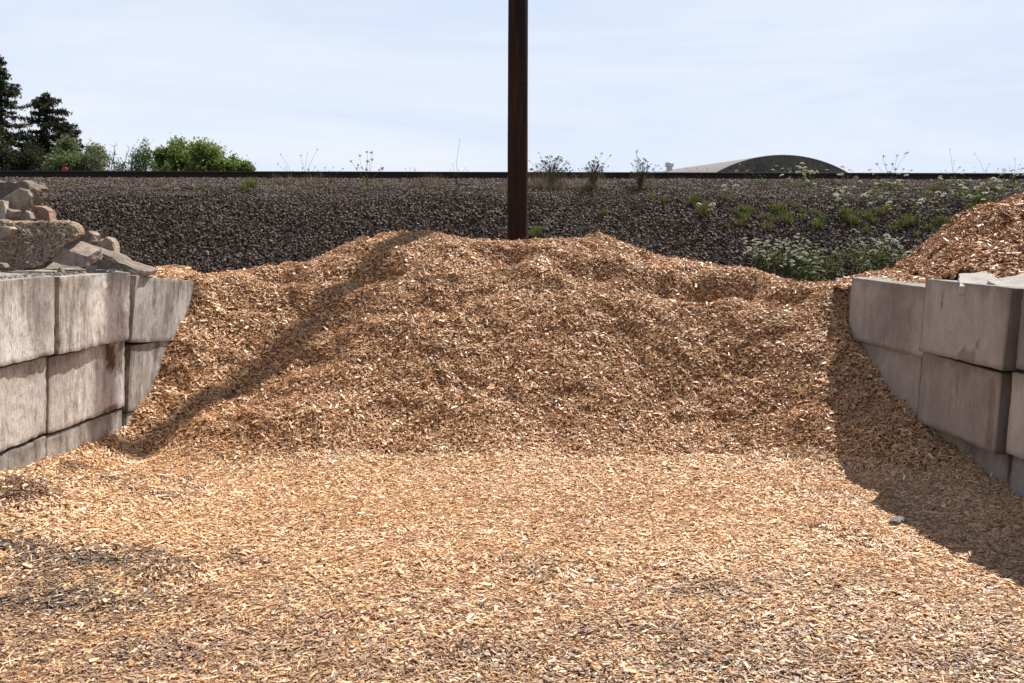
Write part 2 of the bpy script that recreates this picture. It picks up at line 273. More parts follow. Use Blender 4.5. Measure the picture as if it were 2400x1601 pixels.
# ---------------------------------------------------------------- concrete blocks
def concrete(name, lo, hi, stain, st=1.0):
    m, t, b = nodes(name); tcn = N(t, 'ShaderNodeTexCoord'); oi = N(t, 'ShaderNodeObjectInfo')
    ad = N(t, 'ShaderNodeVectorMath', operation='ADD'); sc3 = N(t, 'ShaderNodeVectorMath', operation='SCALE'); sc3.inputs['Scale'].default_value = 37.0
    cmb = N(t, 'ShaderNodeCombineXYZ'); 
    for i in range(3): t.links.new(oi.outputs['Random'], cmb.inputs[i])
    t.links.new(cmb.outputs[0], sc3.inputs[0]); t.links.new(tcn.outputs['Object'], ad.inputs[0]); t.links.new(sc3.outputs[0], ad.inputs[1])
    def nz(scale, det, ms, ro=.6):
        mpn = N(t, 'ShaderNodeMapping'); mpn.inputs['Scale'].default_value = ms; n_ = N(t, 'ShaderNodeTexNoise', Scale=scale, Detail=det, Roughness=ro); t.links.new(ad.outputs[0], mpn.inputs[0]); t.links.new(mpn.outputs[0], n_.inputs['Vector']); return n_.outputs[0]
    def rmp(src, a, b_, lo_=0., hi_=1.):
        r = N(t, 'ShaderNodeMapRange'); r.inputs['From Min'].default_value = a; r.inputs['From Max'].default_value = b_; r.inputs['To Min'].default_value = lo_; r.inputs['To Max'].default_value = hi_; t.links.new(src, r.inputs[0]); return r.outputs[0]
    def mix(fac, a, b_):
        mx = N(t, 'ShaderNodeMix', data_type='RGBA'); t.links.new(fac, mx.inputs['Factor'])
        for s_, v in (('A', a), ('B', b_)):
            if isinstance(v, tuple): mx.inputs[s_].default_value = (*v, 1)
            else: t.links.new(v, mx.inputs[s_])
        return mx.outputs['Result']
    def mul(a, b_):
        q = N(t, 'ShaderNodeMath', operation='MULTIPLY'); t.links.new(a, q.inputs[0]); t.links.new(b_, q.inputs[1]); return q.outputs[0]
    base = mix(rmp(nz(2.2, 5, (1, 1, .6)), .35, .65), lo, hi)
    streak = rmp(mul(nz(10, 7, (1, 1, .11), .8), nz(1.9, 5, (1, 1, .55), .75)), .235, .36, 0, .95*st)
    c = mix(streak, base, stain)
    fine = rmp(nz(60, 5, (1, 1, .30), .85), .47, .66, 0, .6*st); c = mix(fine, c, tuple(q*.55 for q in stain))
    pit = rmp(nz(42, 5, (1, 1, .8), .8), .60, .67, 0, .8*st); c = mix(pit, c, tuple(q*.35 for q in stain))
    blot = rmp(nz(5.5, 9, (1, 1, .32), .82), .545, .60, 0, .62*st); c = mix(blot, c, tuple(q*.9 for q in stain))
    white = rmp(nz(4.2, 8, (1, 1, .5), .78), .56, .61, 0, .55*st); c = mix(white, c, tuple(min(.85, q*1.12) for q in hi))
    at = N(t, 'ShaderNodeAttribute', attribute_name='col'); mm = N(t, 'ShaderNodeVectorMath', operation='MULTIPLY'); t.links.new(c, mm.inputs[0]); t.links.new(at.outputs['Color'], mm.inputs[1])
    t.links.new(mm.outputs[0], b.inputs['Base Color']); b.inputs['Roughness'].default_value = .92; b.inputs['Specular IOR Level'].default_value = .2
    bp = N(t, 'ShaderNodeBump', Strength=.8, Distance=.008); t.links.new(nz(26, 6, (1, 1, .5), .8), bp.inputs['Height'])
    bp2 = N(t, 'ShaderNodeBump', Strength=.7, Distance=.008, invert=True); t.links.new(pit, bp2.inputs['Height']); t.links.new(bp.outputs[0], bp2.inputs['Normal']); t.links.new(bp2.outputs[0], b.inputs['Normal'])
    return m
M_concL = concrete('weathered_concrete', (.49,.445,.40), (.79,.745,.70), (.24,.20,.165), 1.0)
M_concR = concrete('grey_concrete', (.31,.285,.265), (.43,.40,.375), (.21,.185,.165), .45)
M_conc_old = concrete('broken_concrete', (.25,.205,.165), (.36,.30,.25), (.17,.135,.105))
def boxgrid(L, D_, H, d):
    parts = []
    def face(o, u, v, lu, lv):
        nu = max(2, int(lu/d)); nv = max(2, int(lv/d)); a, b = np.meshgrid(np.linspace(0, 1, nu+1), np.linspace(0, 1, nv+1)); a = a.ravel()[:, None]; b = b.ravel()[:, None]
        V = np.array(o, float)+a*np.array(u, float)*lu+b*np.array(v, float)*lv; i = (np.arange(nv)[:, None]*(nu+1)+np.arange(nu)[None]).ravel(); return V, np.c_[i, i+1, i+nu+2, i+nu+1]
    parts = [face((0,0,-H), (1,0,0), (0,0,1), L, H), face((L,0,-H), (0,1,0), (0,0,1), D_, H), face((L,D_,-H), (-1,0,0), (0,0,1), L, H),
             face((0,D_,-H), (0,-1,0), (0,0,1), D_, H), face((0,0,0), (1,0,0), (0,1,0), L, D_), face((0,D_,-H), (1,0,0), (0,-1,0), L, D_)]
    return cat(parts)
def block(loc, yaw, pit, rol, L, label, mat, seed, H=.622, worn=1.0, patches=(), stripe=0, shade=1.0):
    V, Fq = boxgrid(L, .61, H, .022); c = np.array([L/2, .305, -H/2]); hs = np.array([L/2-.004, .303, H/2-.002]); S = np.array([seed*3.7, seed*1.3, 0])
    Q = V-c; r = .006 + worn*.026*np.clip(fbm(V+S, 9, 4, seed, .7)+.0, 0, 1)[:, None]*1.0
    inn = np.clip(Q, -(hs-r), hs-r); dlt = Q-inn; ln = np.linalg.norm(dlt, axis=1, keepdims=True)+1e-9; Q = inn + dlt/ln*np.minimum(ln, r)
    Q = Q + (dlt/ln)*(worn*(.0035*fbm(V+S, 14, 3, seed+5)+.004*fbm(V+S, 2.2, 2, seed+8)))[:, None]
    V2 = Q+c
    # weathering colour: damp band under the top edge, dark joints, own patches
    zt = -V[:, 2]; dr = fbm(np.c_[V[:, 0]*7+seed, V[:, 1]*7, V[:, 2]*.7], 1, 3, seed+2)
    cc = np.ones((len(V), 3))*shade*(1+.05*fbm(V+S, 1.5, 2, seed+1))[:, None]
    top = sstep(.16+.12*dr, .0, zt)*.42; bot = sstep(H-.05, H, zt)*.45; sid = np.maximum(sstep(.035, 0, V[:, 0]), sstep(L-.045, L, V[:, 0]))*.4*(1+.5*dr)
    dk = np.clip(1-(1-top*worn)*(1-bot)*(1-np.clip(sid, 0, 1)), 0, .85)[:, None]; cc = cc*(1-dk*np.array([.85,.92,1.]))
    for (ax, az, rx, rz, colr, st) in patches:
        nn = .35*fbm(V+S, 12, 3, seed+9)+.25*fbm(np.c_[V[:, 0]*20, V[:, 1], V[:, 2]*3], 1, 2, seed+4); dd = np.sqrt(((V[:, 0]-ax)/rx)**2+((zt-az)/rz)**2)+nn
        m = (sstep(1.1, .75, dd)*st*(V[:, 1] < .2))[:, None]; cc = cc*(1-m)+np.array(colr)*m
    me = mesh_np('concrete_block', V2, Fq, np.clip(cc, .02, 1.6), True)
    o = link('concrete_block', me, mat, None, loc, (0, 0, 0), label=label, category='concrete block', group='stacked concrete blocks of the bay walls')
    from mathutils import Euler, Matrix
    o.rotation_euler = (Matrix.Rotation(yaw, 3, 'Z') @ Matrix.Rotation(rol, 3, 'Y') @ Matrix.Rotation(pit, 3, 'X')).to_euler()
    return o
MOSS = (.26,.14,.05); WH = (1.28,1.24,1.22); DK = (.42,.36,.33)
# left wall: local x runs away from the camera
block((-3.557,8.056,1.787),1.487,.058,.015,1.245,'pale top-row block of left wall with whitish face, beside the tilted end block',M_concL,11,patches=[(.75,.38,.5,.26,WH,.8),(.15,.1,.18,.3,(.7,.64,.6),.6)])
block((-3.66,6.79,1.80),1.50,.05,0,1.235,'top-row block of left wall under the rubble, cut by the left photo edge',M_concL,12,patches=[(1.0,.3,.16,.35,(.62,.6,.6),.7)])
block((-3.76,5.5,1.80),1.50,.05,0,1.23,'top-row block of left wall nearest the camera, just outside the frame',M_concL,13)
block((-3.43,9.36,1.735),1.476,.072,.096,1.32,'tilted end block of left wall, top row, partly buried by chips',M_concL,14,shade=.72,worn=.7)
block((-3.657,8.022,1.15),1.461,.066,-.006,1.262,'middle-row block of left wall with an orange brown moss streak',M_concL,15,patches=[(.98,.13,.085,.16,MOSS,.95),(1.17,.2,.05,.2,MOSS,.7),(1.0,.60,.15,.03,MOSS,.8),(.6,.3,.35,.25,(1.12,1.08,1.05),.5)])
block((-3.72,6.76,1.165),1.52,.05,0,1.235,'middle-row block of left wall with a wavy crack line, at the left photo edge',M_concL,16,patches=[(.6,.3,.5,.28,(1.12,1.08,1.05),.6)])
block((-3.80,5.48,1.165),1.52,.05,0,1.23,'middle-row block of left wall nearest the camera, outside the frame',M_concL,17)
block((-3.50,9.34,1.09),1.474,.072,.05,1.3,'middle-row end block of left wall, mostly buried by the chip pile',M_concL,18,shade=.85,worn=.7)
block((-3.71,8.02,.515),1.461,.05,0,1.25,'bottom-row block of left wall, half buried beneath the moss-streaked block',M_concL,19,shade=.85)
block((-3.77,6.75,.53),1.51,.04,0,1.24,'bottom-row block of left wall, half buried at the left photo edge',M_concL,20,shade=.7)
block((-3.84,5.47,.53),1.51,.04,0,1.23,'bottom-row block of left wall nearest the camera, outside the frame',M_concL,21)
block((-3.56,9.33,.46),1.474,.05,.02,1.3,'bottom-row end block of left wall showing only a sliver above the chips',M_concL,22,shade=.8)
# right wall: local x runs towards the camera
block((3.62,11.5,1.60),-1.40-.33,-.02,.03,1.2,'farthest block of right wall, a dark sliver between chips and next block',M_concR,31,shade=.8)
block((3.395,10.27,1.672),-1.425,-.02,.012,1.53,'top-row block of right wall with curved scratches, second from the far end',M_concR,32,patches=[(.7,.35,.5,.2,(.85,.83,.83),.6)],worn=.6)
block((3.515,8.712,1.739),-1.440,-.060,.002,1.205,'top-row block of right wall with two short vertical gouges, standing slightly proud',M_concR,33,patches=[(.30,.18,.012,.1,DK,.8),(.85,.46,.012,.05,DK,.9),(.75,.58,.12,.06,DK,.6)],worn=.7)
block((3.70,7.42,1.77),-1.44,-.05,0,1.23,'top-row block of right wall cut by the right photo edge, dark and stained',M_concR,34,shade=.6)
block((3.88,6.15,1.77),-1.44,-.05,0,1.23,'top-row block of right wall nearest the camera, outside the frame',M_concR,35)
block((4.06,4.88,1.77),-1.44,-.05,0,1.23,'top-row block of right wall beside the camera, outside the frame',M_concR,36)
block((3.44,10.2,1.04),-1.44,-.02,0,1.27,'middle-row block of right wall half swallowed by the sloping chips',M_concR,37,shade=1.05,worn=.6)
block((3.575,8.86,1.098),-1.484,-.03,.012,1.25,'middle-row block of right wall with grey trowel marks, below the gouged block',M_concR,38,shade=.92,worn=.8,patches=[(.62,.2,.012,.1,DK,.8),(1.15,.3,.06,.3,(.6,.5,.42),.7)])
block((3.72,7.55,1.11),-1.45,-.03,.0,1.23,'middle-row light block of right wall at the right photo edge',M_concR,39,shade=1.15,worn=.5)
block((3.90,6.28,1.12),-1.44,-.03,0,1.23,'middle-row block of right wall nearest the camera, outside the frame',M_concR,40)
block((4.07,5.0,1.12),-1.44,-.03,0,1.23,'middle-row block of right wall beside the camera, outside the frame',M_concR,41)
block((3.66,8.84,.475),-1.48,-.02,0,1.22,'bottom-row block of right wall, small brown part visible above the chips',M_concR,42,shade=.75)
block((3.755,7.56,.48),-1.45,-.02,0,1.23,'bottom-row block of right wall at the photo edge, purplish grey',M_concR,43,shade=.8)
block((3.94,6.28,.49),-1.44,-.02,0,1.23,'bottom-row block of right wall nearest the camera, outside the frame',M_concR,44)
block((4.10,5.0,.49),-1.44,-.02,0,1.23,'bottom-row block of right wall beside the camera, outside the frame',M_concR,45)

# ---------------------------------------------------------------- rubble
def slab(outline, Y, thick, lean=0., rough=.012, mat=M_conc_old, label='', seed=1, skew=(0, 0), smoothface=False, cat_='rubble', name='concrete_rubble', tint=(1, 1, 1), d=.02):
    """broken slab whose big face shows the outline (px) at distance Y, with real thickness going back"""
    O = np.array([PY(px, py, Y) for px, py in outline]); c = O.mean(0); u = O[:, 0]-c[0]; v = O[:, 2]-c[2]; n = len(O)
    nsub = 7; lo = []
    for i in range(n):
        a, b = (u[i], v[i]), (u[(i+1) % n], v[(i+1) % n]); L = math.hypot(b[0]-a[0], b[1]-a[1]); k = max(1, int(L/.015))
        for j in range(k): s = j/k; lo.append((a[0]+(b[0]-a[0])*s, a[1]+(b[1]-a[1])*s))
    lo = np.array(lo); m = len(lo)
    rings = []
    for s, dy in [(0, -.0), (.12, 0), (.25, 0), (.38, 0), (.5, 0), (.62, 0), (.75, 0), (.86, 0), (.95, 0), (1.0, .012), (1.02, thick*.2), (1.02, thick*.35), (1.01, thick*.5), (1.0, thick*.65), (.99, thick*.8), (.97, thick*.95), (.9, thick), (.5, thick), (0, thick)]:
        P = np.c_[lo[:, 0]*s, np.full(m, dy), lo[:, 1]*s]; P[:, 0] += skew[0]*dy; P[:, 2] += skew[1]*dy; P[:, 1] += lean*P[:, 2]; rings.append(P)
    V = np.concatenate(rings); nr = len(rings); S = np.array([seed*2.3, seed, 0])
    nv = np.stack([fbm(V+S+k*9.1, 8, 5, seed+k*3, .75) for k in range(3)], 1)
    amp = np.concatenate([np.full(m, (.25 if smoothface and i < 9 else 1.)) for i in range(nr)])[:, None]
    V = V + nv*rough*.6*amp
    i = np.arange(m); j = (i+1) % m; Fq = np.concatenate([np.c_[r*m+i, r*m+j, (r+1)*m+j, (r+1)*m+i] for r in range(nr-1)])
    cc = np.ones((len(V), 3))*np.array(tint)*(1+.12*fbm(V+S, 9, 3, seed))[:, None]
    me = mesh_np(name, V, Fq, cc, False)
    return link(name, me, mat, None, tuple(c), label=label, category=cat_, group='broken concrete heaped on the left wall' if Y > 7 and outline[0][0] < 1000 else 'concrete pieces on the right wall')
M_aggr = attr_mat('exposed_aggregate', .9, .2, .75, 45, bump=1.0)
def tinted(t_): return t_
slab([(-60,418),(15,428),(52,424),(66,438),(60,470),(20,480),(-60,480)],10.2,.5,.3,.03,M_conc_old,'rough dark broken concrete chunk at the top left, behind the upright slab',3,tint=(.75,.75,.75))
slab([(-40,480),(0,470),(50,442),(66,446),(73,462),(60,500),(52,518),(20,520),(-40,530)],9.7,.1,-.25,.008,M_conc_old,'upright smooth faced slab fragment with a white chipped edge',4,smoothface=True,tint=(1.1,1.1,1.12))
slab([(-30,468),(6,470),(12,492),(20,518),(-30,522)],9.5,.1,.1,.014,M_conc_old,'small pale concrete piece at the far left below the upright slab',5,tint=(1.5,1.5,1.5))
slab([(50,505),(60,494),(70,500),(74,514),(68,522),(52,520)],9.55,.08,0,.012,M_conc_old,'fist sized round concrete lump beside the upright slab',6)
slab([(62,486),(95,482),(112,492),(118,512),(124,524),(64,522)],9.8,.16,.2,.016,M_conc_old,'reddish brick chunk with rough mortar on the rubble heap',7,tint=(1.1,.85,.72),cat_='brick chunk',name='brick_chunk')
slab([(-80,519),(60,519),(152,522),(168,536),(174,552),(150,572),(128,600),(98,630),(40,636),(-80,628)],9.0,.22,.55,.020,M_aggr,'big slab showing a rough pebbly aggregate face, largest of the rubble',8,tint=(.27,.20,.14))
slab([(-30,530),(18,532),(25,538),(16,552),(2,562),(-30,566)],8.8,.12,.4,.006,M_conc_old,'small flat tan slab piece lying on the big pebbly slab',9,smoothface=True,tint=(1.4,1.3,1.2))
slab([(146,572),(165,560),(190,546),(206,542),(215,550),(212,566),(190,588),(168,592)],9.7,.2,.2,.016,M_conc_old,'brown grey concrete boulder behind the big pebbly slab',10,tint=(1.05,1,.95))
slab([(186,578),(215,566),(235,562),(250,558),(262,570),(266,602),(240,606),(200,600)],9.85,.2,.2,.016,M_conc_old,'rounded concrete boulder with a yellowish lower face, right of the other boulder',11,tint=(1.15,1.08,.95))
slab([(112,612),(128,592),(142,581),(206,601),(200,627),(160,624)],9.0,.2,.1,.010,M_conc_old,'wedge shaped slab piece with a light flat top, right of the pebbly slab',12,skew=(.3,.35),tint=(1.1,1.05,1.05),smoothface=True)
slab([(165,588),(182,578),(215,586),(262,602),(280,616),(345,636),(342,646),(300,640),(205,628),(200,606)],9.5,.4,.5,.012,M_conc_old,'long thin broken slab sloping down to the right along the wall top',13,tint=(.85,.83,.82))
slab([(-60,612),(5,618),(12,628),(-10,634),(-60,634)],8.4,.1,.2,.012,M_conc_old,'small grey fragment on the wall top at the left photo edge',14)
slab([(131,640),(136,630),(140,626),(146,636),(148,641)],8.5,.05,.1,.006,M_conc_old,'thumb sized upright concrete crumb on the left wall top',15,d=.01)
def chunk(c, L, D_, H, rot, label, seed, group, mat=M_concR, tint=(1.2, 1.18, 1.16), rough=.01):
    V, Fq = boxgrid(L, D_, H, .018); S = np.array([seed*2.1, seed*.7, 0]); cN = np.array([L/2, D_/2, -H/2]); V = V-cN
    V[:, 0] *= 1-.35*(V[:, 1]/D_+.5)*(1 if seed % 2 else .3); V[:, 2] += .12*V[:, 0]; V = V + np.stack([fbm(V+S+k*7, 6, 4, seed+k, .65) for k in range(3)], 1)*rough*np.array([1.6, 1.6, .5])
    return link('concrete_piece', mesh_np('concrete_piece', V, Fq, np.ones((len(V), 3))*np.array(tint)), mat, None, c, rot, label=label, category='concrete piece', group=group)
GR_ = 'concrete pieces on the right wall'
chunk(PY(2290, 664, 8.25), .36, .34, .07, (rad(14), rad(3), rad(-8)), 'flat grey concrete piece lying on the right wall top, left of the other', 3, GR_)
chunk(PY(2400, 670, 7.95), .42, .36, .07, (rad(12), rad(-4), rad(10)), 'flat grey concrete piece on the right wall top at the photo edge', 4, GR_)
GL_ = 'broken concrete heaped on the left wall'
for q_, (px, py, Y_, L_, t_) in enumerate([(214,630,8.9,.10,'small grey concrete piece on the wall top right of the wedge slab'),(30,500,9.55,.12,'small pale piece wedged between the far left rubble and the pebbly slab'),(95,524,9.3,.09,'small crumb resting on top edge of the big pebbly slab'),(222,600,9.4,.12,'small angular piece between wedge slab and boulders')]):
    chunk(PY(px, py, Y_), L_, L_*.8, L_*.5, (.3*q_, .2, q_), t_, 11+q_, GL_, M_conc_old, (1.1, 1.05, 1.0), .012)
r = np.random.default_rng(31); n = 1500; yy = r.uniform(6.9, 9.3, n); xx = -3.62+(yy-8)*.08-np.abs(r.normal(.22, .14, n)).clip(.03, .55); zz = 1.795-.012*(yy-8)+.0*yy; c8 = np.array([[-1,-1,-1],[1,-1,-1],[1,1,-1],[-1,1,-1],[-1,-1,1],[1,-1,1],[1,1,1],[-1,1,1]])*.5
sz = np.exp(r.uniform(math.log(.004), math.log(.026), n)); V = (c8[None]*r.uniform(.5, 1.1, (n, 8, 3))*sz[:, None, None]+np.c_[xx, yy, zz+sz*.2][:, None]).reshape(-1, 3); f8 = np.array([[0,3,2,1],[4,5,6,7],[0,1,5,4],[1,2,6,5],[2,3,7,6],[3,0,4,7]])
link('concrete_crumbs', mesh_np('concrete_crumbs', V, (np.arange(n)[:, None, None]*8+f8[None]).reshape(-1, 4), np.repeat(r.uniform(.14, .36, (n, 1))*np.array([1.05, .9, .78]), 8, 0)), M_stone, kind='stuff', label='grit and small concrete crumbs strewn along the left wall top', category='crumbs')
# body of the heap behind the left wall
hh = rbf([(-4.2,8,1.55),(-4.2,10,1.6),(-4.25,6,1.5),(-5,9,2.0),(-5.2,10.5,2.15),(-6,10,2.5),(-7,10,2.7),(-5,7,1.8),(-7,7,2),(-4.2,11.5,1.0),(-5,12.5,.6),(-7,13,.6),(-6,11.5,1.8),(-7.5,8.5,2.6)])
hr = lambda x, y: hh(x, y) + .12*fb2(x, y, 2.5, 4, 201, .6)+.03*fb2(x, y, 12, 3, 205)
V, Fq = grid(-7.5, -4.12, 5, 13, .05, hr)
link('rubble_heap', mesh_np('rubble_heap', V, Fq, np.ones((len(V), 3))*.8*(1+.25*fb2(V[:, 0], V[:, 1], 8, 3, 9))[:, None], False), M_conc_old, label='heap of broken concrete behind the left block wall', category='rubble heap')
# grey stone and a dark stick on the floor
def rock(px, py, z, s, label, tint, seed, name='stone', sc3=(1, .8, .35)):
    x, y, _ = PZ(px, py, z); zz = float(hmain(np.array([x]), np.array([y]))[0]); V, Fq = boxgrid(1, 1, 1, .12); V = V-np.array([.5, .5, -.5]); r = np.linalg.norm(V, axis=1, keepdims=True); V = V*(.55+.45*.62/r)
    V = V*np.array(sc3)*s; V = V + np.stack([fbm(V*8/s+k*5, .6, 3, seed+k) for k in range(3)], 1)*s*.05
    return link(name, mesh_np(name, V, Fq, np.tile(tint, (len(V), 1))), M_stone, None, (x, y, zz+s*sc3[2]*.3), (.06, .1, seed), label=label, category=name)
rock(2103, 1216, .05, .12, 'small flat grey stone near the wall shadow edge', (.13,.125,.12), 4, 'stone', (1, .7, .5))
rock(182, 1535, .05, .10, 'dark stubby wood stick lying flat in the left foreground', (.07,.05,.04), 9, 'wood_stick', (1, .22, .16))
rock(90, 1243, .12, .05, 'small grey stone on chips near the dark patch', (.14,.12,.12), 6)

# ---------------------------------------------------------------- embankment, ballast, track, pole
SL = .05
def zb(x, y):
    t = y - SL*x
    z = np.interp(t, [12.6, 13.8, 17.3, 18.1, 20.4, 23.6, 28], [.0, .35, 2.60, 2.80, 3.08, 3.08, 0.0])
    return z + (.05*fb2(x, y, .7, 3, 301)+.03*fb2(x, y, 2.4, 2, 305))*sstep(20.2, 19.0, t)
V, Fq = grid(-32, 34, 12.2, 29.5, .14, zb)
tt = V[:, 1]-SL*V[:, 0]; dust = (sstep(16.6, 18.3, tt)*(1-.4*np.clip(fb2(V[:, 0], V[:, 1], .8, 3, 3), 0, 1)))[:, None]
link('embankment', mesh_np('embankment', V, Fq, np.array([.035,.030,.028])*(1-dust)+np.array([.085,.07,.058])*dust, True), M_under, kind='structure')
def stones(n, xr, yr, hf, smin, smax, colf, seed):
    r = np.random.default_rng(seed); x = r.uniform(*xr, n); y = r.uniform(*yr, n); t = y-SL*x; k = (t > 13.4) & (t < 20.35) & (np.abs(x) < y*.5+1.6); x, y, t = x[k], y[k], t[k]; n = len(x); z = hf(x, y)
    c = np.array([[-1,-1,-1],[1,-1,-1],[1,1,-1],[-1,1,-1],[-1,-1,1],[1,-1,1],[1,1,1],[-1,1,1]])*.5
    s = np.exp(r.uniform(math.log(smin), math.log(smax), n)); s = s*np.where(t > 17.2, .72, 1.); V = c[None]*(r.uniform(.45, 1.15, (n, 8, 3)))*r.uniform(.6, 1.1, (n, 1, 3))*s[:, None, None]
    q = r.normal(0, 1, (n, 4)); q /= np.linalg.norm(q, axis=1, keepdims=True); a, b, cc, dd = q.T
    R = np.stack([1-2*(cc*cc+dd*dd), 2*(b*cc-a*dd), 2*(b*dd+a*cc), 2*(b*cc+a*dd), 1-2*(b*b+dd*dd), 2*(cc*dd-a*b), 2*(b*dd-a*cc), 2*(cc*dd+a*b), 1-2*(b*b+cc*cc)], 1).reshape(n, 3, 3)
    V = np.einsum('nij,nkj->nki', R, V) + np.c_[x, y, z+s*r.uniform(-.1, .35, n)][:, None]
    f = np.array([[0,3,2,1],[4,5,6,7],[0,1,5,4],[1,2,6,5],[2,3,7,6],[3,0,4,7]]); Fq = (np.arange(n)[:, None, None]*8+f[None]).reshape(-1, 4)
    return V.reshape(-1, 3), Fq, np.repeat(colf(x, y, r), 8, 0)
def bcol(x, y, r):
    t = y-SL*x; n = len(x); g = r.uniform(.024, .075, n)*(1+.9*(r.random(n) < .08)); dust = sstep(16.4, 18.4, t)*.75
    C = g[:, None]*np.array([1.36, .98, .72]); Dd = r.uniform(.055, .13, n)[:, None]*np.array([1.32, .96, .72]); C = C*(1-dust[:, None])+Dd*dust[:, None]
    br = (r.random(n) < .10)[:, None]; return np.where(br, C*np.array([1.7, 1.35, 1.15]), C)
V, Fq, C = stones(420000, (-13, 14), (12.8, 21.6), zb, .018, .056, bcol, 5); print('stones', len(V)//8)
link('ballast', mesh_np('ballast', V, Fq, C), M_stone, kind='stuff', label='dark crushed stone ballast covering the railway embankment', category='ballast')
# the far land, one sheet to the horizon
gm = flat_mat('dry_field', (.10,.095,.05)); V = np.array([[-1500,-300,-.35],[1500,-300,-.35],[1500,2500,-.35],[-1500,2500,-.35]]); link('ground', mesh_np('ground', V, np.array([[0,1,2,3]])), gm, kind='structure')
# rails
M_rail = flat_mat('rusty_rail', (.022,.014,.011), .85, 0)
tr = link('railway_track', None, (), None, (0, 20.55, 3.05), (0, 0, math.atan(SL)), label='dark rusty railway track running along the top of the embankment', category='railway track')
prof = np.array([(-.07,0),(.07,0),(.07,.012),(.012,.03),(.009,.125),(.034,.138),(.036,.168),(.03,.174),(-.03,.174),(-.036,.168),(-.034,.138),(-.009,.125),(-.012,.03),(-.07,.012)])
for yy in (0, 1.505):
    xs = np.linspace(-40, 40, 41); V = np.concatenate([np.c_[np.full(len(prof), X), prof[:, 0]+yy, prof[:, 1]] for X in xs]); m = len(prof); i = np.arange(m); j = (i+1) % m
    Fq = np.concatenate([np.c_[r*m+i, r*m+j, (r+1)*m+j, (r+1)*m+i] for r in range(len(xs)-1)]); link('rail', mesh_np('rail', V, Fq), M_rail, tr)
M_tie = flat_mat('old_tie_wood', (.16,.12,.09)); tb = boxgrid(.23, 2.6, .17, .1)
tie_me = mesh_np('sleeper', tb[0]-np.array([.115, .55, 0]), tb[1]); tie_me.materials.append(M_tie)
for i in range(-30, 31):
    o = bpy.data.objects.new('sleeper', tie_me); col.objects.link(o); o.parent = tr; o.location = (i*.56+.1, 0, -.035+.02*math.sin(i*1.7)); o.rotation_euler = (0, 0, .03*math.sin(i*2.3))
# pole
def polemat():
    m, t, b = nodes('creosote_wood'); tcn = N(t, 'ShaderNodeTexCoord'); mp_ = N(t, 'ShaderNodeMapping'); mp_.inputs['Scale'].default_value = (1, 1, .05)
    n1 = N(t, 'ShaderNodeTexNoise', Scale=22.0, Detail=6.0, Roughness=.7); t.links.new(tcn.outputs['Object'], mp_.inputs[0]); t.links.new(mp_.outputs[0], n1.inputs['Vector'])
    n2 = N(t, 'ShaderNodeTexNoise', Scale=1.5, Detail=3.0); t.links.new(tcn.outputs['Object'], n2.inputs['Vector'])
    r = N(t, 'ShaderNodeValToRGB'); e = r.color_ramp.elements; e[0].position = .34; e[0].color = (.010,.006,.005,1); e[1].position = .72; e[1].color = (.09,.036,.018,1); e.new(.52).color = (.024,.011,.007,1)
    t.links.new(n1.outputs[0], r.inputs[0]); mx = N(t, 'ShaderNodeMix', data_type='RGBA'); mx.inputs['B'].default_value = (.03,.014,.009,1); mr = N(t, 'ShaderNodeMapRange'); mr.inputs['From Min'].default_value = .35; mr.inputs['From Max'].default_value = .65; mr.inputs['To Max'].default_value = .7
    t.links.new(n2.outputs[0], mr.inputs[0]); t.links.new(mr.outputs[0], mx.inputs['Factor']); t.links.new(r.outputs[0], mx.inputs['A']); t.links.new(mx.outputs['Result'], b.inputs['Base Color'])
    bp = N(t, 'ShaderNodeBump', Strength=.8, Distance=.012); t.links.new(n1.outputs[0], bp.inputs['Height']); t.links.new(bp.outputs[0], b.inputs['Normal']); b.inputs['Roughness'].default_value = .85; b.inputs['Specular IOR Level'].default_value = .2; return m
PYY = 13.5; xb = PY(1187.5*D, 555, PYY)[0]; xt = PY(1188.5*D, 20, PYY)[0]
th = np.linspace(0, 2*np.pi, 40, endpoint=False); zs = np.r_[np.linspace(0, 12.0, 240)]
V = []
for z in zs:
    r_ = .139-.0028*z; a = fbm(np.c_[np.cos(th)*4, np.sin(th)*4, np.full(40, z*.6)], 1, 3, 5)*.004 - .008*np.clip(fbm(np.c_[np.cos(th)*9, np.sin(th)*9, np.full(40, z*.25)], 1, 2, 8)-.35, 0, 1); V.append(np.c_[np.cos(th)*(r_+a), np.sin(th)*(r_+a), np.full(40, z)])
V.append(np.c_[np.cos(th)*.02, np.sin(th)*.02, np.full(40, 12.03)])
V = np.concatenate(V); i = np.arange(40); j = (i+1) % 40; Fq = np.concatenate([np.c_[r*40+i, r*40+j, (r+1)*40+j, (r+1)*40+i] for r in range(len(zs))])
link('utility_pole', mesh_np('utility_pole', V, Fq, None, True), polemat(), None, ((xb+xt)/2, PYY, .2), (0, (xt-xb)/3.2, 0), label='dark brown wooden utility pole standing behind the chip pile', category='utility pole')

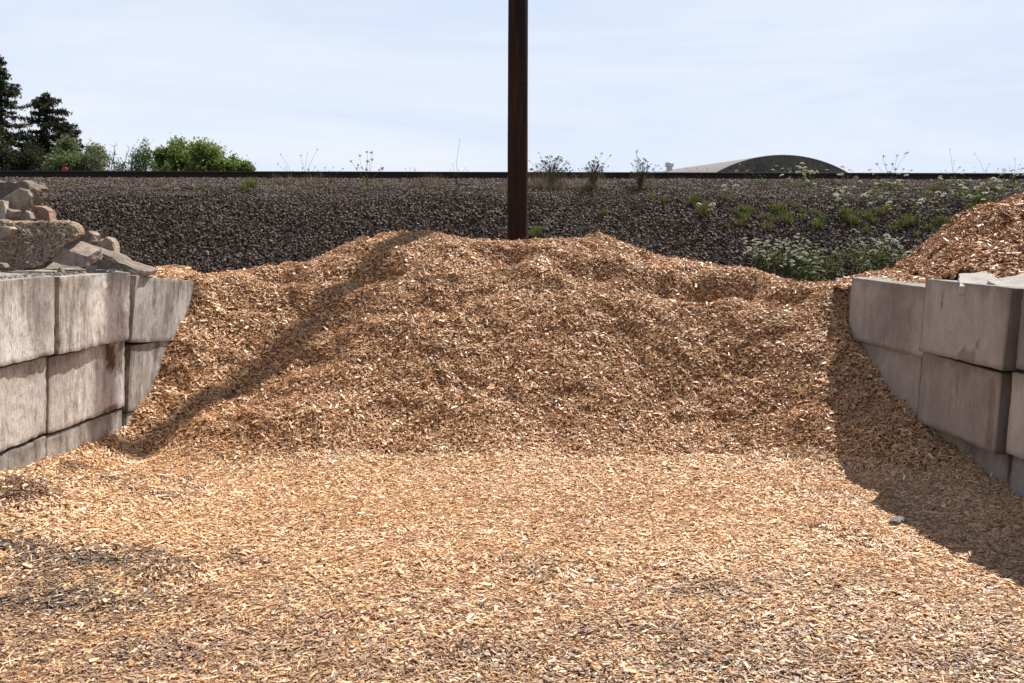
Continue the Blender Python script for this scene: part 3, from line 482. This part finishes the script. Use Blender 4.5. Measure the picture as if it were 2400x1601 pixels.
# ---------------------------------------------------------------- hangar
M_roof = flat_mat('pale_roofing', (.20,.185,.17), .9); M_gable = concrete('hangar_concrete', (.11,.095,.088), (.20,.175,.16), (.07,.06,.055)); M_dark = flat_mat('dark_glass', (.02,.02,.024), .3)
YB = 200.; cx = PY(1838, 363, YB)[0]; ztop = PY(1838, 363, YB)[2]; half = 1.0*(2018-1838)/F*YB; rise = ztop-PY(1838, 413, YB)[2]; Rr = (half**2+rise**2)/(2*rise)
hg = link('hangar', None, (), None, (cx, YB, 0), (0, 0, .205), label='distant hangar with an arched roof, right of the pole beyond the track', category='hangar')
aa = np.linspace(-1, 1, 61)*math.asin(min(.999, half*1.18/Rr)); ax_ = Rr*np.sin(aa); az = ztop-Rr+Rr*np.cos(aa); Lh = 110
V = np.concatenate([np.c_[ax_, np.full(61, yy), az] for yy in (-.15, 0, Lh)] + [np.c_[ax_*.995, np.full(61, yy), az-.14] for yy in (Lh, -.15)]); i = np.arange(60)
Fq = np.concatenate([np.c_[r*61+i, r*61+i+1, (r+1)*61+i+1, (r+1)*61+i] for r in range(4)] + [np.c_[4*61+i, 4*61+i+1, i+1, i]]); link('roof', mesh_np('roof', V, Fq), M_roof, hg)
ax2 = ax_*.985; V = np.concatenate([np.c_[ax2, np.full(61, 0.), az-.12], np.c_[ax2, np.full(61, 0.), np.zeros(61)]]); link('gable_wall', mesh_np('gable_wall', V, np.c_[i, i+61, i+62, i+1], np.ones((122, 3))), M_gable, hg)
for s in (-1, 1):
    X = ax2[-1]*s; V = np.array([[X,0,0],[X,Lh,0],[X,Lh,az[-1]-.3],[X,0,az[-1]-.3]]); link('side_wall', mesh_np('side_wall', V, np.array([[0,1,2,3]]), np.ones((4, 3))), M_gable, hg)
def hbox(name, px0, px1, py0, py1, dep, mat, off=-.12):
    a = PY(px0, py1, YB); b = PY(px1, py0, YB); V, Fq = boxgrid(b[0]-a[0], dep, b[2]-a[2], 2.); return link(name, mesh_np(name, V, Fq, np.ones((len(V), 3))), mat, hg, (a[0]-cx, off, b[2]))
hbox('window', 1766, 1790, 384, 408, .2, M_dark); hbox('window', 1804, 1824, 391, 397, .2, M_dark); hbox('window', 1874, 1895, 394, 402, .2, M_dark); hbox('window', 1905, 1930, 400, 408, .2, M_dark)
wv = hbox('window', 1844, 1856, 393, 400, .2, flat_mat('grey_glass', (.16,.17,.2), .3))
vt = PY(1569, 386, 240); r_ = 10/F*240; bm_v = []; th2 = np.linspace(0, 2*np.pi, 25)[:-1]
for rr, zz in [(r_*.7, -3), (r_*.7, -.55), (r_, -.5), (r_, .35), (r_*.85, .5), (0.01, .5)]: bm_v.append(np.c_[np.cos(th2)*rr, np.sin(th2)*rr, np.full(24, zz)])
V = np.concatenate(bm_v); i = np.arange(24); j = (i+1) % 24; Fq = np.concatenate([np.c_[r*24+i, r*24+j, (r+1)*24+j, (r+1)*24+i] for r in range(5)])
from mathutils import Matrix
lv = Matrix.Rotation(-.205, 3, 'Z') @ Vector((vt[0]-cx, 240-YB, 0)); link('roof_vent', mesh_np('roof_vent', V, Fq), flat_mat('galvanised', (.5,.5,.52), .4, .6), hg, (lv.x, lv.y, vt[2]))

# ---------------------------------------------------------------- trees
def tubes(segs, k=5):   # [(p0, p1, r0, r1)]
    P0 = np.array([s[0] for s in segs], float); P1 = np.array([s[1] for s in segs], float); r0 = np.array([s[2] for s in segs]); r1 = np.array([s[3] for s in segs]); d_ = P1-P0; d_ /= np.linalg.norm(d_, axis=1, keepdims=True)+1e-9
    up = np.where(np.abs(d_[:, 2:3]) > .9, np.array([[1., 0, 0]]), np.array([[0, 0, 1.]])); a = np.cross(d_, up); a /= np.linalg.norm(a, axis=1, keepdims=True); b = np.cross(d_, a); t = np.linspace(0, 2*np.pi, k, endpoint=False)
    o = a[:, None]*np.cos(t)[None, :, None]+b[:, None]*np.sin(t)[None, :, None]; V = np.concatenate([P0[:, None]+o*r0[:, None, None], P1[:, None]+o*r1[:, None, None]], 1); i = np.arange(k); j = (i+1) % k
    f = np.c_[i, j, j+k, i+k]; n = len(segs); return V.reshape(-1, 3), (np.arange(n)[:, None, None]*2*k+f[None]).reshape(-1, 4)
def leaves(P, size, r, c0, c1, droop=0., aspect=.5, dirs=None):
    n = len(P); a = r.normal(0, 1, (n, 3)) if dirs is None else dirs+r.normal(0, .35, (n, 3)); a[:, 2] -= droop; a /= np.linalg.norm(a, axis=1, keepdims=True); b = np.cross(a, r.normal(0, 1, (n, 3))); b /= np.linalg.norm(b, axis=1, keepdims=True); s = size*r.uniform(.6, 1.4, n)[:, None]
    V = np.stack([P-a*s*.5, P+b*s*aspect*.5, P+a*s*.5, P-b*s*aspect*.5], 1).reshape(-1, 3); Fq = np.arange(n*4).reshape(-1, 4)
    m = r.random((n, 1)); return V, Fq, np.repeat(np.array(c0)*(1-m)+np.array(c1)*m, 4, 0)
def tree(name, px, pytop, Y, kind, label, width, seed, group=None, c0=(.02,.035,.012), c1=(.06,.085,.03), dens=1., crown0=.1, bark=(.07,.05,.04), cexp=.75):
    r = np.random.default_rng(seed); x, y, zt = PY(px, pytop, Y); H = zt+.35; root = link(name, None, (), None, (x, y, -.35), label=label, category='tree' if 'tree' in name or 'conifer' in name else 'bush')
    if group: root['group'] = group
    segs = []; LP = []; DR = []
    if kind == 'conifer':
        nk = 14; tp = np.array([(math.sin(i*.9+seed)*.08*H*.02, math.cos(i*1.3)*.05, H*i/nk) for i in range(nk+1)])
        for i in range(nk): segs.append((tp[i], tp[i+1], .03*H*(1-i/nk)*.6+.03, .03*H*(1-(i+1)/nk)*.6+.03))
        nb_ = int(130*dens)
        for q in range(nb_):
            s = crown0+(1-crown0)*(q+r.random())/nb_; a = r.uniform(0, 2*np.pi); L = width*(1-s)**cexp*r.uniform(.35, 1.2)+.25
            p = np.array([0, 0, s*H]); k = 6
            for e in range(k):
                f0 = (e+1)/k; nxt = np.array([math.cos(a)*L*f0, math.sin(a)*L*f0, s*H - L*(.45*f0-.38*f0**2.2)*(1.2 if s < .8 else .2)]); segs.append((p, nxt, .05*(1-f0)+.015, .05*(1-f0)+.01))
                m = int(24*L/width*1.6)+6; w_ = r.random((m, 1)); pts = p*(1-w_)+nxt*w_; sp_ = .06*L*(1-f0*.6)+.06; pts = pts+r.normal(0, 1, (m, 3))*np.array([sp_, sp_, sp_*.35]); pts[:, 2] -= np.abs(r.normal(0, .16, m)); LP.append(pts); p = nxt
    else:
        nl = int(7*dens)+3
        for q in range(nl):
            a = 2*np.pi*q/nl+r.uniform(-.4, .4); p = np.array([0, 0, H*r.uniform(.05, .3)]); segs.append(((0, 0, 0), tuple(p), .1, .08)); dirv = np.array([math.cos(a)*.45, math.sin(a)*.45, 1.]); ln = H*r.uniform(.5, .72); rad0 = .06
            for e in range(5):
                dirv = dirv+r.normal(0, .18, 3); dirv /= np.linalg.norm(dirv); nxt = p+dirv*ln/5; rr = math.hypot(nxt[0], nxt[1]); 
                if rr > width: nxt[:2] *= width/rr
                nxt[2] = min(nxt[2], H*(1-.35*(min(rr, width)/width)**2)); segs.append((p, nxt, rad0, rad0*.75)); rad0 *= .75
                for tw in range(4 if kind != 'bare' else 2):
                    dv = r.normal(0, 1, 3); dv[2] = abs(dv[2])*.8; dv /= np.linalg.norm(dv); q2 = nxt+dv*width*r.uniform(.15, .38); q2[2] = min(q2[2], H); segs.append((nxt, q2, rad0*.5, .012))
                    if kind == 'leafy':
                        m = int(90*dens); LP.append(q2+r.normal(0, 1, (m, 3))*width*np.array([.15, .15, .12]))
                    elif kind == 'sparse': m = int(26*dens); LP.append(q2+r.normal(0, 1, (m, 3))*width*.16)
                p = nxt
    top_ = max(max(q_[0][2], q_[1][2]) for q_ in segs); kz = H/top_
    segs = [((a_[0], a_[1], a_[2]*kz), (b_[0], b_[1], b_[2]*kz), c_, d_) for a_, b_, c_, d_ in segs]; LP = [p_*np.array([1, 1, kz]) for p_ in LP]
    V, Fq = tubes(segs); me = mesh_np('trunk', V, Fq, np.tile(bark, (len(V), 1))); link('trunk', me, M_bark, root)
    if LP:
        P = np.concatenate(LP); P = P[P[:, 2] > .2]; V, Fq, C = leaves(P, (.34 if kind == 'conifer' else .26 if kind == 'leafy' else .2)*Y/85, r, c0, c1, .5 if kind == 'conifer' else 0, .32 if kind == 'conifer' else .42)
        link('crown', mesh_np('crown', V, Fq, C), M_leaf, root)
    return root
DKG = dict(c0=(.02,.024,.012), c1=(.075,.075,.04))
tree('conifer', -5, 130, 95, 'conifer', 'tall dark conifer with drooping branches cut by the left photo edge', 6.2, 3, dens=1.3, **DKG)
tree('conifer', 104, 218, 88, 'conifer', 'dark conifer with a ragged top, right of the tallest conifer', 3.6, 5, cexp=.33, dens=.9, **DKG)
tree('conifer', 150, 285, 90, 'conifer', 'shorter dark conifer merging into the right side of the ragged one', 2.6, 8, cexp=.35, dens=.9, **DKG)
tree('conifer', 22, 320, 84, 'leafy', 'low dark brownish tree at the foot of the tallest conifer', 1.9, 9, c0=(.018,.02,.01), c1=(.06,.055,.028), dens=1.3)
tree('conifer', 75, 340, 84, 'leafy', 'low dark scrubby tree between the two tall conifers', 1.7, 10, c0=(.018,.02,.01), c1=(.06,.055,.028), dens=1.)
tree('round_bush', 182, 332, 70, 'leafy', 'rounded soft green bush in front of the dark conifers', 1.55, 12, c0=(.10,.125,.05), c1=(.22,.25,.11), dens=2.0)
tree('round_bush', 140, 352, 71, 'leafy', 'smaller soft green bush at the left of the rounded bush', 1.1, 13, c0=(.10,.125,.05), c1=(.22,.25,.11), dens=1.3)
tree('sapling_tree', 232, 334, 66, 'bare', 'leafless thin sapling right of the rounded bush', .9, 14, bark=(.10,.09,.08))
tree('sapling_tree', 283, 340, 66, 'bare', 'leafless thin sapling beside the sparse tree', .9, 15, bark=(.10,.09,.08))
tree('sparse_tree', 322, 338, 66, 'sparse', 'sparse leaved young tree with sky showing through', 1.0, 16, c0=(.06,.085,.03), c1=(.13,.17,.06), dens=1.1)
tree('low_bush', 255, 385, 66, 'sparse', 'low yellowish scrub between the bare saplings', 1.0, 17, c0=(.08,.09,.03), c1=(.15,.17,.06), dens=1.)
tree('round_tree', 450, 342, 75, 'leafy', 'bright green round crowned tree, tallest on the right of the group', 1.75, 18, c0=(.10,.14,.03), c1=(.24,.30,.08), dens=1.7)
tree('round_tree', 405, 358, 75, 'leafy', 'green tree lobe joined to the left side of the bright round tree', 1.2, 19, c0=(.10,.14,.03), c1=(.22,.28,.08), dens=1.1)
tree('low_bush', 527, 373, 75, 'leafy', 'low bright green bush sloping down right of the round tree', 1.25, 20, c0=(.10,.14,.03), c1=(.22,.28,.08), dens=1.3)
tree('low_bush', 565, 388, 75, 'leafy', 'lowest green bush at the right end of the tree group', .8, 22, c0=(.10,.14,.03), c1=(.22,.28,.08), dens=.9)
tree('low_bush', 378, 385, 70, 'sparse', 'thin scrub just left of the bright round tree', .9, 21, c0=(.06,.09,.03), c1=(.13,.18,.06), dens=1.)
# red marker by the track
V, Fq = tubes([((0,0,-.35),(0,0,.13),.008,.008)], 8); mk = link('red_marker', None, (), None, PY(152, 397, 22.3), label='small red round marker on a thin rod beside the track', category='marker')
th2 = np.linspace(0, 2*np.pi, 29)[:-1]; link('rod', mesh_np('rod', V, Fq), M_rail, mk)
V = np.concatenate([np.c_[np.cos(th2)*rr, np.full(28, yy), np.sin(th2)*rr*.8] for rr, yy in [(.001,-.02),(.055,-.02),(.062,-.012),(.062,.012),(.055,.02),(.001,.02)]]); i = np.arange(28); j = (i+1) % 28
link('disc', mesh_np('disc', V, np.concatenate([np.c_[r*28+i, r*28+j, (r+1)*28+j, (r+1)*28+i] for r in range(5)])), flat_mat('red_paint', (.5,.02,.02), .5), mk)

# ---------------------------------------------------------------- weeds
def on_berm(px, py):
    lo, hi = 12.8, 26.
    for _ in range(40):
        mid = (lo+hi)/2; p = PY(px, py, mid)
        if p[2] > float(zb(np.array([p[0]]), np.array([mid]))[0]): lo = mid
        else: hi = mid
    p = PY(px, py, lo); return p[0], lo, float(zb(np.array([p[0]]), np.array([lo]))[0])
def blades(n, h, spread, r, c0, c1, wd=.006, bend=.5):
    a = r.uniform(0, 2*np.pi, n); b0 = r.normal(0, spread*.4, (n, 2)); hh_ = h*r.uniform(.4, 1.1, n); V = []; k = 3
    lean = r.uniform(.1, bend, n); side = np.c_[-np.sin(a), np.cos(a), np.zeros(n)]; P = []
    for s in range(k+1):
        f = s/k; c = np.c_[b0[:, 0]+np.cos(a)*lean*hh_*f**1.7, b0[:, 1]+np.sin(a)*lean*hh_*f**1.7, hh_*f*(1-.25*lean*f)]; w_ = wd*(1-f*.85); P.append(c-side*w_); P.append(c+side*w_)
    V = np.stack(P, 1).reshape(-1, 3); f = np.array([[2*s, 2*s+1, 2*s+3, 2*s+2] for s in range(k)]); Fq = (np.arange(n)[:, None, None]*(2*(k+1))+f[None]).reshape(-1, 4)
    m = r.random((n, 1)); return V, Fq, np.repeat(np.array(c0)*(1-m)+np.array(c1)*m, 2*(k+1), 0)
GR = []
for s in range(5):
    r = np.random.default_rng(50+s); V, Fq, C = blades(110+20*s, .24, .17, r, [(.06,.085,.02),(.06,.08,.02),(.08,.09,.03)][s % 3], [(.17,.21,.05),(.18,.19,.06),(.20,.16,.08)][s % 3]); GR.append(mesh_np('grass_tuft', V, Fq, C))
DRYG = []
for s in range(3):
    r = np.random.default_rng(70+s); V, Fq, C = blades(80, .34, .24, r, (.10,.08,.05), (.24,.19,.13), .003); DRYG.append(mesh_np('dry_tuft', V, Fq, C))
for me in GR+DRYG: me.materials.append(M_leaf)
def put(me, name, px, py, s, label, cat_, group, r, sx=1.):
    x, y, z = on_berm(px, py); o = link(name, me, (), None, (x, y, z-.01), (0, 0, r.uniform(0, 6.28)), label=label, category=cat_, group=group); o.scale = (s*sx, s*sx, s); return o
r = np.random.default_rng(99)
for px, py, s in [(585,440,.9),(370,440,.5),(160,440,.4),(70,437,.4),(470,446,.5),(1415,503,.55),(1525,466,.55),(1560,473,.5),(1630,470,.7),(1650,500,.9),(1620,480,.6),(1700,470,.45),(1245,555,.6),(1262,546,.6),(570,446,.6)]:
    put(GR[int(r.integers(5))], 'grass_tuft', px, py, s, 'small lone green grass tuft on the dark ballast slope', 'grass tuft', 'lone grass tufts', r)
for i in range(66):
    px = [1735,1800,1830,1905,1975,1995,2050,2110][i % 8]+r.normal(0, 24); py = 486+ (px-1715)*.04 + r.uniform(-12, 20)+abs(r.normal(0, 14)); s = r.uniform(.22, .68); put(GR[int(r.integers(5))], 'grass_tuft', px, py, s, 'green grass tuft in the long weedy band across the right slope', 'grass tuft', 'grass band on the right slope', r, 1.2)
for i in range(28):
    put(GR[int(r.integers(5))], 'grass_tuft', r.uniform(2150, 2340), r.uniform(445, 545), r.uniform(.35, .75), 'green grass tuft scattered above the right chip pile', 'grass tuft', 'grass above the right pile', r)
for px, py, s in [(650,432,.7),(680,434,.7),(720,436,.7),(748,434,.8),(1000,437,.8),(1030,437,.8),(860,450,.5),(1180,452,.5),(1250,440,1.),(1275,444,1.1),(1300,442,1.2),(1325,442,1.),(1375,446,.9),(1395,440,1.2),(1500,440,.9),(1525,442,.8)]:
    put(DRYG[int(r.integers(3))], 'dry_grass_tuft', px, py, s, 'brownish dry weed clump at the ballast shoulder', 'dry weed', 'dry weeds at the ballast shoulder', r)
for i in range(46):
    px = r.uniform(560, 2390); put(DRYG[int(r.integers(3))], 'dry_grass_tuft', px, r.uniform(424, 448), r.uniform(.2, .45), 'small dry grass tuft strewn along the ballast shoulder below the rail', 'dry weed', 'small dry tufts along the shoulder', r, 1.6)
# umbel heads: rays and many small florets
def umbel(seed, rad_, c0, c1, cup=0., nfl=60, fs=.007):
    r = np.random.default_rng(seed); a = r.uniform(0, 2*np.pi, nfl); q = np.sqrt(r.random(nfl))*rad_; P = np.c_[np.cos(a)*q, np.sin(a)*q, .02+cup*(q/rad_)**2*rad_ + r.normal(0, .002, nfl) - (0 if cup else .35*q**2/rad_)]
    V, Fq, C = leaves(P, fs*2, r, c0, c1, 0, .9, np.tile([[1., 0, 0]], (nfl, 1))); nr_ = 12; a = np.linspace(0, 6.28, nr_, endpoint=False)
    V2, F2 = tubes([((0, 0, 0), (math.cos(t)*rad_*.7, math.sin(t)*rad_*.7, .016+cup*rad_*.4), .0012, .0008) for t in a], 3); nV = len(V)
    me = mesh_np('flower_head', np.r_[V, V2], np.r_[Fq, F2+nV], np.r_[C, np.tile([.07,.09,.03], (len(V2), 1))]); me.materials.append(M_leaf); return me
UW = [umbel(s, .042, (.42,.43,.32), (.72,.72,.60)) for s in range(3)]; UY = [umbel(s+5, .036, (.35,.38,.15), (.6,.62,.35)) for s in range(2)]
UD = [umbel(s+9, .024, (.05,.04,.03), (.10,.08,.06), .9, 40, .006) for s in range(3)]
SB = []
for s in range(2):
    r_2 = np.random.default_rng(s+3); V, Fq, C = leaves(r_2.normal(0, .007, (26, 3)), .014, r_2, (.03,.03,.02), (.09,.07,.05), 0, .8); me = mesh_np('seed_head', V, Fq, C); me.materials.append(M_leaf); SB.append(me)
def carrot(base, heads, label, group, leafy, seed, hs=1., heads_me=None, stemc=(.10,.12,.05), name='wild_carrot', branch=True):
    r = np.random.default_rng(seed); root = link(name, None, (), None, base, label=label, category='wildflower', group=group); segs = []
    for (hx, hy, hz) in heads:
        p = np.array([0., 0, 0]); tgt = np.array([hx, hy, hz]); k = 4
        for e in range(k):
            f = (e+1)/k; nx_ = tgt*np.array([f**1.5, f**1.5, f])+(r.normal(0, .012, 3) if e < k-1 else 0); segs.append((p, nx_, .0035*(1-f*.5), .003*(1-f*.4))); p = nx_
        me = heads_me[int(r.integers(len(heads_me)))]; o = bpy.data.objects.new('flower_head' if me in UW+UY else 'seed_head', me); col.objects.link(o); o.parent = root; o.location = tgt; o.rotation_euler = (r.normal(0, .3), r.normal(0, .3), r.uniform(0, 6)); s = hs*r.uniform(.65, 1.2); o.scale = (s, s, s)
    V, Fq = tubes(segs, 4); link('stem', mesh_np('stem', V, Fq, np.tile(stemc, (len(V), 1))), M_leaf, root)
    if leafy:
        n = int(leafy*70); P = np.c_[r.normal(0, .07, (n, 2)), np.abs(r.normal(.05, .10, n))]; V, Fq, C = leaves(P, .05, r, (.07,.09,.03), (.20,.23,.09), 0, .28); link('leaf', mesh_np('leaf', V, Fq, C), M_leaf, root)
    return root
def head_from_px(base, px, py): p = PY(px, py, base[1]); return (p[0]-base[0], 0., p[2]-base[2])
sd_ = 500
def clump(bpx, bpy_, heads, label, group, me, hs=1., leafy=0, jy=.1, stemc=(.10,.12,.05), name='wild_carrot'):
    global sd_; sd_ += 1; b = on_berm(bpx, bpy_); r_ = np.random.default_rng(sd_); H = [head_from_px(b, *h_) for h_ in heads]; H = [(h_[0], r_.normal(0, jy), h_[2]) for h_ in H]
    return carrot(b, H, label, group, leafy, sd_, hs, me, stemc, name)
SKG = 'weeds silhouetted on the skyline'
clump(690,432,[(661,364),(670,395),(688,402),(652,386)],'thin weed with few seed heads left of the bigger sky-high weeds',SKG,UD,.6,0)
clump(715,432,[(720,361),(743,352),(706,367),(711,397),(740,394),(728,402)],'spindly weed with one pale umbel and a long arching stem',SKG,UD,.7,0)
clump(860,440,[(860,359),(847,370),(875,362),(825,381),(872,378),(861,382),(837,388),(838,399),(857,400),(886,400),(895,398),(850,395)],'dried wild carrot with dark cupped heads, left of the pole',SKG,UD,1.25,1)
clump(775,432,[(762,395),(783,394),(790,401),(807,398),(770,402),(745,402)],'low line of tiny seed heads just above the rail',SKG,UD,.55,0)
clump(960,432,[(948,395),(964,396),(970,395),(975,401)],'tiny dark seed heads above the rail midway to the pole',SKG,UD,.55,0)
clump(1070,434,[(1061,385),(1055,396),(1075,397),(1092,394),(1098,398),(1078,326)],'thin tall grass stalk with tiny seed heads, nearest left of the pole',SKG,SB,.6,0)
def bushy(cx_, n, x0_, x1_, ytop, label, base, tall=()):
    r_ = np.random.default_rng(int(cx_)); H = []
    for i in range(n):
        u_ = r_.normal(0, .36); xx = (x0_+x1_)/2+u_*(x1_-x0_)/1.6; H.append((xx, 408-abs(r_.random()**1.3)*(408-ytop)*math.exp(-u_*u_*1.2)))
    H += list(tall); clump(base, 441, H, label, SKG, SB, 1., 1, .15, (.13,.10,.06), 'seeding_weed')
bushy(1288, 140, 1240, 1345, 362, 'bushy brown weed full of round seeds, first right of the pole', 1290, [(1263,357),(1241,376),(1284,366),(1295,367)])
bushy(1395, 85, 1360, 1425, 368, 'bushy brown weed full of round seeds, second right of the pole', 1390, [(1436,361),(1412,358),(1400,371)])
bushy(1500, 70, 1470, 1540, 366, 'loose brown seeding weed left of the hangar roof', 1500, [(1490,357),(1495,352),(1542,388)])
clump(1660,440,[(1610,395),(1630,396),(1655,397),(1690,400)],'small pale seed heads in front of the hangar roof',SKG,UD,.5,0)
clump(1790,440,[(1732,386),(1749,402),(1812,399),(1820,390),(1830,397),(1725,402)],'small pale umbels in front of the hangar gable',SKG,UY,.8,1)
clump(1885,440,[(1882,384),(1880,408),(1884,412),(1900,397),(1907,407),(1938,399),(1975,391),(1960,412)],'yellowish umbels before the right half of the hangar',SKG,UY,1.,1)
clump(2085,445,[(2070,370),(2076,387),(2093,388),(2102,366),(2124,361),(2105,399),(2053,388),(2037,400),(2122,399),(2139,400)],'tall dried and pale umbels right of the hangar',SKG,UW+UD,1.1,1)
clump(2235,440,[(2222,352),(2234,377),(2260,401),(2205,402),(2216,400)],'two thin arching stalks against the sky near the right',SKG,UD,.55,0)
clump(2310,440,[(2316,386),(2303,402),(2332,398),(2278,362)],'thin stalk weed right of the arching stalks',SKG,UD,.5,0)
clump(2375,440,[(2387,372),(2369,395),(2352,403),(2395,398),(2384,388),(2377,402)],'dense small seed heads at the right photo edge',SKG,UD,.6,1)
G1 = 'wild carrots on the upper right slope'
r = np.random.default_rng(1234)
for i in range(44):
    px = 1850+r.random()**.8*550; py = r.uniform(425, 520); b = on_berm(px, py); n = int(r.integers(1, 5)); hd = [(r.normal(0, .12), r.normal(0, .1), r.uniform(.12, .38)) for _ in range(n)]
    carrot(b, hd, 'white flowered wild carrot scattered on the upper right ballast slope', G1, .5*(r.random() < .6), 700+i, 1.0, UW+UY[:1])
for px, py in [(1955,430),(1985,432),(1780,425),(1880,432),(1700,470),(1770,610),(1660,520),(2300,430),(2330,445),(2370,440)]:
    b = on_berm(px, py); carrot(b, [(r.normal(0, .1), 0, r.uniform(.1, .35)) for _ in range(4)], 'white flowered wild carrot scattered on the upper right ballast slope', G1, .4, 800+px, 1.1, UW)
G2 = 'wild carrot thicket at the slope foot'
for i in range(26):
    px = r.uniform(1775, 1905); py = r.uniform(610, 660); b = on_berm(px, py); hd = [(r.normal(0, .13), r.normal(0, .12), r.uniform(.10, .42)) for _ in range(int(r.integers(4, 7)))]
    carrot(b, hd, 'white flowered carrot plant in the dense left thicket at the slope foot', G2, 1.1, 900+i, .78, UW)
for i in range(32):
    px = r.uniform(1890, 2150); py = r.uniform(600, 665); b = on_berm(px, py); hd = [(r.normal(0, .14), r.normal(0, .12), r.uniform(.08, .45)) for _ in range(int(r.integers(2, 4)))]
    carrot(b, hd, 'white and brown umbel plant in the thicket beside the right chip pile', G2, 1.0, 950+i, .74, UW+UY[:1]+UD[:2])
for px, py in [(2078,555),(2062,570),(2110,580),(2120,600)]:
    b = on_berm(px, py+45); carrot(b, [head_from_px(b, px, py), head_from_px(b, px+18, py+12), head_from_px(b, px-14, py+20)], 'tall wild carrot with the largest white umbels beside the right pile', G2, 1, 1100+px, 1.5, UW)
print('built')
